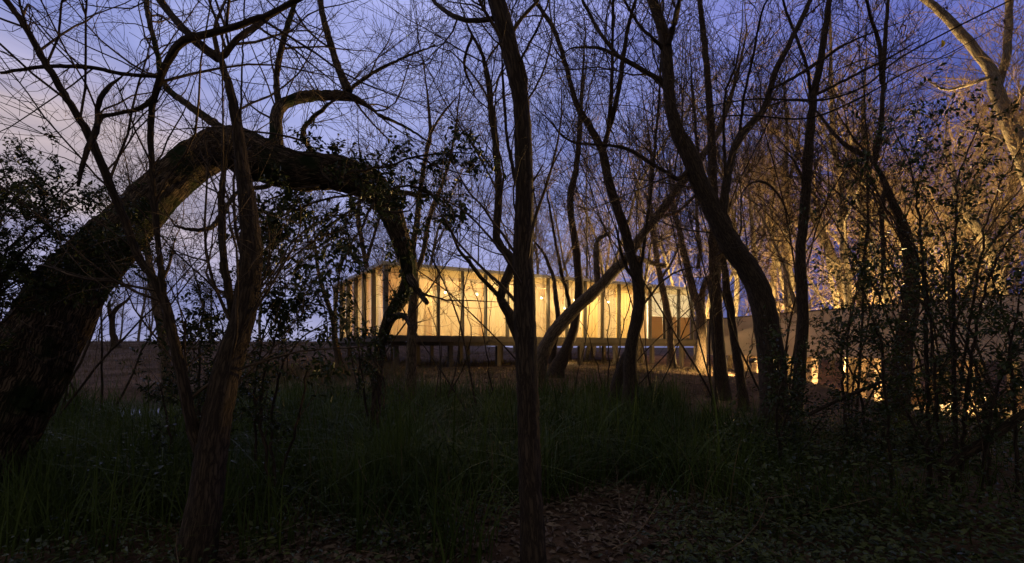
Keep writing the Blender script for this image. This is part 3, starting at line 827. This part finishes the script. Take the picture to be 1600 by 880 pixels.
for lab, s_, d, br in near_pav:
    pale = 'pale' in lab or 'lit' in lab or 'grey' in lab
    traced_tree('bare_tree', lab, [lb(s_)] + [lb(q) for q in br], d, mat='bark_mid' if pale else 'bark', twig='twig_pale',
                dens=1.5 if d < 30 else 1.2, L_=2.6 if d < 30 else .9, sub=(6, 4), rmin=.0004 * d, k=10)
# ------------------------------------------------------------------ floodlit trees on the right
lit = [
 ('stout floodlit tree at the right edge, forking high into two curved limbs', '1668,470,17 1640,370,15 1600,250,13 1575,190,12 1556,140,11 1549,112,9 1525,80,8 1490,40,7 1460,10,6 1430,-12,5', 17.5,
   ['1558,140,8 1571,95,7 1575,50,7 1577,-15,6', '1575,190,4 1600,140,4 1625,90,3', '1550,120,4 1520,130,3 1480,140,2.4 1440,120,2', '1590,230,4 1550,210,3 1500,200,2']),
 ('bright floodlit trunk straight behind the pale wall, left of the dark upright stem', '1234,500,9 1233,460,9 1231,420,8 1229,370,8 1230,325,7 1226,270,6 1230,210,5 1225,130,4', 29,
   ['1230,330,4 1210,290,3 1200,230,2.4', '1229,290,3.4 1245,240,3 1250,180,2.4']),
 ('bright floodlit trunk leaning left behind the pale wall', '1330,500,9 1316,440,9 1303,408,8 1290,378,8 1277,352,7 1267,332,6 1258,300,5 1240,250,4', 27,
   ['1316,445,5 1330,430,5 1345,415,4 1352,390,3']),
 ('bright floodlit trunk standing straight behind the leaf thicket', '1345,500,9 1350,440,8 1351,390,8 1349,350,7 1352,300,7 1355,255,6 1348,190,5 1352,110,4', 26,
   ['1350,370,4 1366,330,4 1385,290,3', '1352,300,3 1335,250,3 1325,190,2']),
 ('floodlit trunk curving left low behind the thicket at right', '1568,470,10 1556,420,9 1545,390,9 1530,362,8 1510,335,7 1495,310,6 1490,270,5 1470,210,4', 22,
   ['1540,385,4 1560,370,3 1590,372,3', '1515,340,4 1490,340,3 1460,325,2']),
 ('slim floodlit trunk between the pale wall top and the thick leaning trunk', '1184,500,6 1183,460,6 1180,420,5 1177,370,5 1172,320,4 1168,260,3', 30, ['1180,400,3 1192,370,3 1196,320,2']),
 ('slim floodlit stem just right of the thick leaning trunk top', '1212,500,5 1208,450,5 1210,400,5 1206,340,4 1210,270,4 1204,200,3', 33, ['1208,380,3 1196,340,2.4 1190,290,2']),
]
for lab, s_, d, br in lit:
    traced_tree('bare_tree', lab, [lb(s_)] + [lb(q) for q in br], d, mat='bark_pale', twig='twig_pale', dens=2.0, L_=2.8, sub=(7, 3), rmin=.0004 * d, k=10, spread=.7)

# ------------------------------------------------------------------ the wood behind: ten tree shapes, copied
def proto(h, r, lean, n1, seed, pale):
    root = thing('bare_tree', 'x', 'tree')
    q, rr = sprout(np.zeros(3) - UP * .2, UP + rng.normal(size=3) * lean, h, r, 14, .07, .06, .12)
    g1 = Geo(); g1.tube(q, rr, 8, rough=.08, seed=seed)
    tw = Geo()
    for _ in range(n1):
        p, tg, r_ = side(q, rr, .18, .97)
        hh = (p[2]) / h
        L1 = h * rng.uniform(.22, .42) * (1.1 - .6 * hh)
        b_, br = sprout(p, fork_dir(tg, .62, .35), L1, max(r_ * .42, .016), 10, .12, .07, .15)
        g1.tube(b_, br * .8, 5)
        for _ in range(rng.poisson(6)):
            p2, t2, r2 = side(b_, br, .12)
            c, cr = sprout(p2, fork_dir(t2, .75, .2), L1 * rng.uniform(.2, .45), max(r2 * .55, .013), 7, .11, .04, .4)
            tw.tube(c, cr, 3)
            for _ in range(rng.poisson(3.2)):
                p3, t3, r3 = side(c, cr, .1)
                e, er = sprout(p3, fork_dir(t3, .8, .15), L1 * rng.uniform(.12, .3), .0105, 4, .12, .03, .6)
                tw.tube(e, er, 3)
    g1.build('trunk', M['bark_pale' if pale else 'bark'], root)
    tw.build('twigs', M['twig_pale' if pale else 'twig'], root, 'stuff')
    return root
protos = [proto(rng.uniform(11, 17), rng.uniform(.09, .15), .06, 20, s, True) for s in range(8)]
G_lit = 'floodlit bare trees of the wood behind the walkway'
G_mid = 'bare trees of the wood behind the pavilion'
G_left = 'thin bare trees on the bank at left'
spots_ = []
def put(x, y, s, grp, lab, used=[0]):
    k = used[0]; used[0] += 1
    src = protos[k % len(protos)]
    o = src if k < len(protos) else copy_tree(src)
    o['label'] = lab; o['group'] = grp
    o.location = (x, y, float(ground(x, y)) - .05)
    o.rotation_euler = (rng.normal() * .05, rng.normal() * .05, rng.uniform(0, 6.28))
    o.scale = (s * rng.uniform(.85, 1.1),) * 2 + (s,)
rr_ = np.random.default_rng(21)
for _ in range(34):                                      # right, behind the walkway
    px = rr_.uniform(1090, 1640); y = rr_.uniform(24, 44)
    x = (px - 800) / F * y
    if x < W0[0] + (W0[1] - y) * .29 + 4.5: x += 5
    put(x, y, rr_.uniform(.95, 1.65), G_lit, 'slender bare tree lit amber from below in the wood behind the pale wall')
for _ in range(20):                                      # behind the pavilion
    px = rr_.uniform(640, 1110); y = rr_.uniform(35, 48)
    put((px - 800) / F * y, y, rr_.uniform(.9, 1.35), G_mid, 'slender bare tree standing behind the pavilion roof')
for _ in range(14):                                       # on the bank
    px = rr_.uniform(-40, 620); y = rr_.uniform(40, 56)
    put((px - 800) / F * y, y, rr_.uniform(.5, 1.0), G_left, 'thin bare tree on the brown bank at left against the sky')

# thin bare saplings filling the gaps between the trees
def sapling(label, px, y, h, n, r0, spread=.35, twig='twig', dens=2.2, L_=1.0, lean=(0, 0)):
    x = (px - 800) / F * y; z = float(ground(x, y))
    root = thing('bare_sapling', label, 'sapling', (x, y, z)); base = np.array([x, y, z])
    tw = Geo()
    for q_ in range(n):
        d_ = UP + np.array([lean[0], lean[1], 0]) + rng.normal(size=3) * np.array([spread, spread * .6, 0])
        pts, rad = sprout(base + rng.normal(size=3) * np.array([.1, .1, 0]) - UP * .05, d_, h * rng.uniform(.7, 1.1), r0 * rng.uniform(.7, 1.1), 16, .07, .03, .2)
        gg = Geo(); gg.tube(pts, rad, 6, rough=.06); gg.build('stem', M['bark'], root, base=base)
        grow(tw, pts, rad, dens, L_ * y / 8, 3, (5, 3), .6, .25, .0004 * y, lo=.25, rcap=.007, wander=.11)
    tw.build('twigs', M[twig], root, 'stuff', base=base)
for a_ in (
 ('many stemmed bare sapling at the far left, behind the leaf shrub', 40, 7.5, 5.5, 4, .022),
 ('bare sapling left of the arch top, thin stems crossing the pink cloud', 150, 9, 6.5, 4, .025),
 ('bare sapling seen under the arch through the forked tree', 300, 8, 5.5, 4, .02),
 ('bare sapling under the arch, left of the pavilion corner', 455, 12, 5, 2, .016),
 ('tall bare sapling reaching up right of the arch top', 560, 11, 8, 2, .022),
 ('tall fine bare sapling before the pavilion left end, twigs above its roof', 690, 11.5, 8.5, 2, .02),
 ('thin bare sapling just left of the straight dark trunk', 745, 10, 7.5, 2, .02),
 ('thin bare sapling just right of the straight dark trunk', 880, 12, 9, 2, .022),
 ('bare whippy sapling before the right part of the pavilion', 955, 13, 10, 3, .022),
 ('bare whippy sapling behind the dark tree leaning left', 1020, 13, 9, 3, .02),
 ('bare sapling under the thick leaning trunk', 1120, 10, 8, 4, .025),
 ('bare sapling right of the thick leaning trunk, before the pale wall', 1215, 11, 9, 4, .03),
 ('tall bare sapling rising from the thicket beside the crooked tree', 1330, 9.5, 8, 4, .026),
 ('bare sapling rising behind the tall evergreen shrub', 1460, 9, 8, 5, .028),
 ('bare sapling at the right edge below the stout floodlit tree', 1570, 8, 7, 5, .024)):
    sapling(*a_)

# floodlights standing behind the walkway; those facing the camera are added to warm near twigs
fl = [((15.5, 31.5), (17, 35, 17), 20000), ((18.6, 26.0), (20.5, 30, 16), 18000), ((19.0, 20.5), (20.5, 24, 14), 6500), ((16.2, 28.0), (8.0, 13.0, 9.5), 36000), ((19.2, 22.5), (12.5, 10.0, 9.5), 14000), ((13.4, 36.0), (11.0, 40, 17), 30000), ((23, 33), (26, 37, 16), 20000), ((17.9, 15.2), (18.0, 18.5, 9), 2800)]
for (x, y), tgt, pw in fl:
    spot('floodlight on the ground behind the pale wall, aimed up into the bare trees', (x, y, float(ground(x, y)) + .35), tgt, pw, 118, 1.0, (1, .66, .25), 'floodlights behind the walkway', .15)
p = np.array([7.7, 16.6])  # added flood, stands in for pavilion light spilling on the ground
spot('small floodlight low on the leaf strewn ground near the right end of the pavilion', (p[0], p[1], float(ground(*p)) + .6), (5.6, 20.4, .5), 1500, 75, .8, (1, .66, .28))

for a_, nm in ((11.3, 'middle'), (15.6, 'right end')):
    p = A0 + uR * a_ + uL * 3.4; q = A0 + uR * (a_ + .6) - uL * 3
    spot('low spotlight on the ground under the %s of the pavilion, shining forward' % nm, (p[0], p[1], float(ground(*p)) + .3), v3(q, .7), 330, 150, .8, (1, .68, .32), radius=.05)

# ------------------------------------------------------------------ leafy shrubs
def shrub(name, label, stems, d, lnw=(.05, .022), dens=5, L_=.55, leafn=9, lmat='leaf', seed=0, cat='shrub', levels=2, rmin=.0016, frac=1.0, drop=True):
    f0 = stems[0][0]; d0 = d if np.isscalar(d) else d[0]
    base = P(f0[0], f0[1], d0); 
    if drop: base[2] = float(ground(base[0], base[1]))
    root = thing(name, label, cat, base)
    lf = Geo(); tw = Geo()
    for st in stems:
        a = np.array(st, float)
        c = catmull(a, 14); c[1:-1, :2] += rng.normal(size=(len(c) - 2, 2)) * 1.5
        dd = d0 * (1 + np.linspace(0, 1, len(c)) * rng.uniform(-.12, .12) + rng.uniform(-.05, .05))
        pts = np.stack([(c[:, 0] - 800) / F * dd, dd, EYE - (c[:, 1] - HY) / F * dd], 1)
        rad = c[:, 2] * .6 / F * dd
        gg = Geo(); gg.tube(pts, rad, 6, rough=.08, seed=seed); gg.build('stem', M['bark'], root, base=base)
        tips = []
        grow(tw, pts, rad, dens * 1.7, L_, levels, (5, 3), .85, .05, rmin, tips=tips, lo=.15, rcap=.006)
        for q in tips:
            if rng.random() < frac: leaf_twig(lf, q, max(3, rng.poisson(leafn)), *lnw)
    tw.build('twigs', M['twig'], root, 'stuff', base=base)
    lf.build('leaves', M[lmat], root, 'stuff', base=base)
    return root
def S(*ss): return [[tuple(float(v) for v in q.split(',')) for q in s.split()] for s in ss]
shrub('evergreen_shrub', 'tall leafy evergreen shrub crossing the right side, small dark leaves against the lit wood', S(
    '1452,800,6 1450,640,5 1446,520,5 1444,440,4 1437,340,3 1425,270,2 1395,200,1.4',
    '1492,800,6 1492,640,5 1490,440,4 1494,350,3 1497,280,2 1530,190,1.4',
    '1470,780,5 1462,600,4 1440,420,3 1400,350,2 1350,270,1.4',
    '1500,760,5 1512,600,4 1540,450,3 1580,370,2 1640,340,1.4',
    '1530,800,5 1550,640,4 1575,560,3 1590,480,2 1610,400,1.4',
    '1480,760,4 1400,620,3 1350,560,2 1300,520,1.4',
    '1500,600,4 1530,420,3 1550,320,2 1600,220,1.4', '1590,800,5 1585,620,4 1570,500,3 1545,420,2', '1395,790,5 1385,640,4 1372,520,3 1345,450,2', '1550,800,5 1540,660,4 1520,560,3 1490,500,2'), 5.2, (.052, .024), 5.2, .6, 8, frac=.85)
shrub('evergreen_shrub', 'bushy dark evergreen thicket low at the right, hiding the walkway pillars', S(
    '1330,790,5 1322,660,4 1316,570,3 1330,480,2 1350,440,1.4',
    '1370,790,5 1380,680,4 1392,590,3 1400,500,2 1380,430,1.4',
    '1400,780,5 1430,680,4 1450,600,3 1460,540,2',
    '1340,780,5 1350,680,4 1340,600,3 1300,540,2', '1420,780,5 1480,690,4 1540,640,3 1580,600,2'), 6.6, (.06, .028), 5.6, .6, 8)
shrub('evergreen_shrub', 'dark leafy bush around the foot of the thick leaning trunk', S(
    '1215,760,4 1222,680,3 1235,620,3 1245,570,2', '1230,760,4 1262,690,3 1285,650,2', '1225,740,3 1212,660,3 1226,580,2 1232,540,1.4'), 6.0, (.055, .026), 5, .5, 8)
shrub('evergreen_shrub', 'fine leaved shrub at the left edge in front of the huge leaning trunk', S(
    '-60,640,6 -20,520,5 10,430,4 60,370,3 110,330,2 140,300,1.4', '-50,600,5 -20,430,4 0,350,3 30,300,2 60,260,1.4', '-60,560,5 -10,470,4 60,420,3 130,400,2 180,380,1.4',
    '-50,500,4 20,380,3 70,340,2 100,290,1.4', '-60,420,4 -10,330,3 40,280,2', '-20,520,4 40,470,3 60,430,2'), 4.2, (.038, .018), 12, .36, 9, frac=.95)
shrub('evergreen_shrub', 'leafy bush with broad leaves between the forked tree stems and the bank', S(
    '430,760,5 425,660,4 440,580,3 470,530,2 520,500,1.4', '420,760,5 408,640,4 420,560,3 440,500,2 470,470,1.4', '440,740,4 470,640,3 480,580,2', '400,720,4 400,600,3 430,480,2 505,480,1.6 535,525,1'), 4.4, (.055, .027), 5, .42, 7)
shrub('evergreen_shrub', 'dark leafy bush between the forked tree stems, low before the brown bank', S(
    '300,760,4 310,660,3 312,560,3 320,470,2', '280,760,4 262,660,3 250,600,2', '330,760,4 345,640,3 350,540,2 330,450,1.4', '310,700,3 285,590,3 290,500,2'), 5.2, (.05, .022), 7, .45, 8)
# creeper hanging on the arch
shrub('creeper', 'dark leaved creeper hanging from the leaning arch', S(
    '560,300,4 520,310,3 470,325,3 420,350,2 395,385,1.4', '570,310,4 530,340,3 490,375,3 450,410,2 415,460,1.4', '585,318,4 560,360,3 540,400,2 520,440,1.4',
    '540,270,4 600,262,3 650,245,3 700,240,2 745,238,1.4', '600,300,4 640,290,3 690,310,2 715,340,1.4', '520,285,4 500,262,3 540,250,2 600,250,1.4',
    '500,290,3 450,300,3 410,320,2', '600,330,3 640,330,2 655,300,1.4', '560,330,3 500,345,2 430,395,1.4', '650,246,3 690,262,2 742,275,1.4', '430,228,2 480,242,2 540,260,2 590,298,1.4', '510,300,2 570,315,2 606,350,2 624,400,1.4', '470,300,2 440,330,2 400,350,1.4'), 4.95, (.060, .027), 6, .34, 8, drop=False)
shrub('creeper', 'creeper leaves clinging along the lower side of the huge leaning trunk', S(
    '40,470,3 100,440,3 150,400,2 200,385,1.4', '130,440,3 180,400,3 230,380,2', '60,420,3 100,400,2 140,390,1.4'), 4.3, (.045, .02), 12, .3, 9, drop=False)
shrub('vine', 'climbing ivy on the foot of the arch in front of the pavilion corner', S(
    '594,660,3 590,600,3 594,540,2 600,500,1.6', '580,640,3 600,560,2 585,510,1.4', '600,640,2 588,560,2 606,480,1.4 630,440,1.2', '575,650,3 565,570,2 560,520,1.4'), 6.4, (.05, .025), 4.5, .22, 5, drop=False)
shrub('sapling', 'thin sapling with tiny leaves in front of the left pavilion bays', S(
    '560,640,2 565,560,2 572,480,1.6 568,420,1.2', '610,640,2 590,560,1.6 560,480,1.2 540,440,1', '700,620,2 735,540,1.6 730,470,1.2 700,430,1', '770,610,2 757,540,1.6 752,480,1.2 735,440,1',
    '680,620,1.6 690,540,1.4 668,480,1.2'), 11, (.045, .022), 1.1, .7, 3, frac=.5)
shrub('sapling', 'fine bare sapling with few leaves in front of the middle pavilion bays', S(
    '950,610,2 952,540,1.6 950,480,1.2 940,420,1', '960,600,2 970,530,1.6 985,470,1.2', '940,600,1.6 920,530,1.2 905,500,1', '1150,620,2 1170,560,1.6 1178,500,1.2'), 13, (.05, .025), 1.3, .8, 3, frac=.35)

# fallen and arching branches
def bough(label, s_, d, cat='branch', name='fallen_branch', mat='bark', k=8, lift=0):
    a = catmull(np.array(s_[0], float), 10)
    dd = np.linspace(d[0], d[1], len(a))
    pts = np.stack([(a[:, 0] - 800) / F * dd, dd, EYE - (a[:, 1] - HY) / F * dd], 1)
    gg = Geo(); gg.tube(pts, a[:, 2] / F * dd, k, cap=True, rough=.1)
    tw = gg; 
    return tag(gg.build(name, M[mat], None), label, cat)
bough('dead bough leaning out of the undergrowth at the lower right edge', S('1470,745,9 1500,715,8 1540,690,8 1580,660,7 1640,620,6'), (5.0, 4.6))
bough('thin fallen branch slanting through the thicket at right', S('1260,650,3 1310,625,3 1350,608,3 1420,580,2 1500,545,1.6'), (6.2, 5.8))
bough('long arching whip sweeping across the trees at upper right', S('1010,190,.5 1090,170,.9 1180,155,1.3 1280,157,1.5 1350,135,1.5 1400,95,1.4 1480,50,1.3 1600,-10,1.2'), (6.6, 5.2), name='arching_branch')
bough('second arching whip below it, drooping across the dark stems at upper right', S('1040,205,.5 1100,188,.9 1160,180,1.2 1260,185,1.4 1340,155,1.3 1420,110,1.1 1480,85,.8 1560,40,.5'), (7.2, 6.0), name='arching_branch')
bough('short broken log propped in the grass before the lit mound', S('952,640,8 966,590,8 975,560,6 982,548,5'), (10.5, 10.8), name='broken_log')

# the one yellow leaf
gg = Geo(); pl = P(1472, 62, 5.0)
gg.leaves(np.array([pl, pl + [.01, 0, -.02]]), np.array([[.2, 0, -1], [-.3, 0, -1.]]), np.array([[0, -1., .2], [0.3, -1., 0]]), np.array([.075, .06]), np.array([.045, .035]))
tag(gg.build('yellow_leaf', M['yellow']), 'single bright yellow leaf hanging against the dusk sky at upper right', 'leaf')

# ------------------------------------------------------------------ grass, litter, ground cover
def blades(geo, base, n, h, w, spread, droop, seg=5):
    m = len(base) * n
    b_ = np.repeat(base, n, 0) + np.concatenate([rng.normal(size=(m, 2)) * spread, np.zeros((m, 1))], 1)
    az = rng.uniform(0, 2 * math.pi, m); dr = np.stack([np.cos(az), np.sin(az), 0 * az], 1)
    sd2 = np.stack([-np.sin(az), np.cos(az), 0 * az], 1)
    hh = h * rng.uniform(.5, 1.2, m); ben = np.abs(rng.normal(size=m)) * droop; ww = w * rng.uniform(.6, 1.2, m)
    vs = []
    for i_ in range(seg + 1):
        t_ = i_ / seg
        c = b_ + dr * (hh * (ben * t_ ** 2 + .12 * t_))[:, None] + UP * (hh * (t_ - .55 * np.minimum(ben, 1.2) * t_ ** 2.6))[:, None]
        wv = ww * (1 - t_ ** 2) + .0006
        vs += [c + sd2 * wv[:, None] * .5, c - sd2 * wv[:, None] * .5]
    v = np.stack(vs, 1); k2 = 2 * (seg + 1)
    o = np.arange(m)[:, None, None] * k2; i2 = (np.arange(seg) * 2)[None, :, None]
    f = o + i2 + np.array([0, 1, 3, 2])[None, None]
    geo.add(v.reshape(-1, 3), f.reshape(-1, 4))
def onground(x, y, dz=0): return np.stack([x, y, ground(x, y) + dz], 1)
def scatter(n, pxr, dr, keep=None):
    d = dr[0] + (dr[1] - dr[0]) * rng.random(n) ** .9
    px = rng.uniform(*pxr, n); x = (px - 800) / F * d
    k = np.ones(n, bool) if keep is None else keep(x, d)
    return x[k], d[k]
path = lambda x, y: (np.abs(x - (.15 + (y - 3.2) * .42)) > .55 + .12 * np.sin(y * 2)) | (y > 5.6)
g = Geo()
x, y = scatter(1000, (-150, 1240), (4.8, 13.5), lambda x, y: path(x, y) & ~((y > 11.4) & (x < -7)) & ~((x > .33 * y) & (y > 9)))
clump = vnoise(x * .7, y * .7, 5) > -.62
x, y = x[clump], y[clump]
blades(g, onground(x, y, -.03), 32, .82, .014, .14, .85)
x, y = scatter(70, (-100, 1120), (4.6, 9.5), path)
blades(g, onground(x, y, -.03), 26, 1.25, .018, .12, 1.0, 7)
x, y = scatter(110, (330, 1060), (9, 13.5))
blades(g, onground(x, y, -.03), 30, .95, .018, .16, .9, 6)
x, y = scatter(150, (-100, 720), (3.6, 6.0), path)
blades(g, onground(x, y, -.03), 26, .75, .012, .12, .5)
x, y = scatter(90, (1150, 1750), (4.0, 9.0))
blades(g, onground(x, y, -.03), 22, .6, .010, .15, .7)
g.build('long_grass', M['grass'], kind='stuff')
g = Geo()
x, y = scatter(700, (380, 1130), (13, 21)); blades(g, onground(x, y, -.02), 12, .28, .012, .2, .8, 3)
x, y = scatter(2200, (-100, 1000), (24, 46)); blades(g, onground(x, y, -.02), 9, .30, .02, .5, .9, 3)
x, y = scatter(900, (-150, 430), (15.5, 26)); blades(g, onground(x, y, -.02), 9, .22, .014, .3, 1.0, 3)
x, y = scatter(160, (380, 640), (16, 22)); blades(g, onground(x, y, -.02), 16, .6, .012, .2, .5, 3)
x, y = scatter(230, (-100, 1200), (4.2, 12), path); blades(g, onground(x, y, -.02), 9, .7, .009, .16, 1.3)
g.build('dry_grass', M['drygrass'], kind='stuff')
g = Geo()
def flat_leaves(geo, x, y, ln, wd, tilt=.35, lift=.015):
    n = len(x); az = rng.uniform(0, 6.283, n)
    d = np.stack([np.cos(az), np.sin(az), rng.normal(size=n) * tilt * .5], 1)
    nor = np.array([0, 0, 1.]) + rng.normal(size=(n, 3)) * tilt
    s = rng.uniform(.6, 1.3, n)
    geo.leaves(onground(x, y, 0) + np.stack([0 * x, 0 * x, lift * rng.random(n) + .004], 1), d, nor, ln * s, wd * s * rng.uniform(.6, 1.2, n), .2)
x, y = scatter(9000, (300, 1250), (2.6, 7.0)); flat_leaves(g, x, y, .07, .035)
x, y = scatter(5000, (600, 1180), (12, 22)); flat_leaves(g, x, y, .09, .045)
x = rng.uniform(9, 22, 5000); y = rng.uniform(13, 30, 5000); flat_leaves(g, x, y, .10, .05, .6)
g.build('leaf_litter', M['litter'], kind='stuff')
g = Geo()                                                # sticks fallen on the litter
x, y = scatter(150, (200, 1300), (2.7, 8.5))
for x_, y_ in zip(x, y):
    a_ = rng.uniform(0, 6.283); q, rr = sprout(np.array([x_, y_, float(ground(x_, y_)) + .015]), np.array([math.cos(a_), math.sin(a_), .05]), rng.uniform(.2, 1.1), rng.uniform(.003, .008), 6, .1, .01)
    g.tube(q, rr, 4)
g.build('fallen_twigs', M['twig_pale'], kind='stuff')
g = Geo()                                                # low broad leaves near the camera
def herb(geo, x, y, n, h, ln, wd):
    m = len(x) * n; xx = np.repeat(x, n) + rng.normal(size=m) * .09; yy = np.repeat(y, n) + rng.normal(size=m) * .09
    p_ = onground(xx, yy, 0); p_[:, 2] += h * rng.random(m)
    az = rng.uniform(0, 6.283, m); d = np.stack([np.cos(az), np.sin(az), rng.normal(size=m) * .3 - .1], 1)
    nor = np.array([0, 0, 1.]) + rng.normal(size=(m, 3)) * .35; s = rng.uniform(.5, 1.2, m)
    geo.leaves(p_, d, nor, ln * s, wd * s, .12)
off_path = lambda x, y: path(x, y)
x, y = scatter(900, (820, 1750), (2.4, 4.6), off_path); herb(g, x, y, 14, .20, .055, .03)
x, y = scatter(420, (-150, 800), (2.5, 5.0), off_path); herb(g, x, y, 12, .22, .055, .026)
x, y = scatter(380, (1120, 1800), (4.2, 8.5)); herb(g, x, y, 20, .55, .065, .032)
x, y = scatter(60, (60, 480), (4.2, 6.2)); herb(g, x, y, 10, .55, .07, .04)
g.build('ground_cover', M['leaf_low'], kind='stuff')
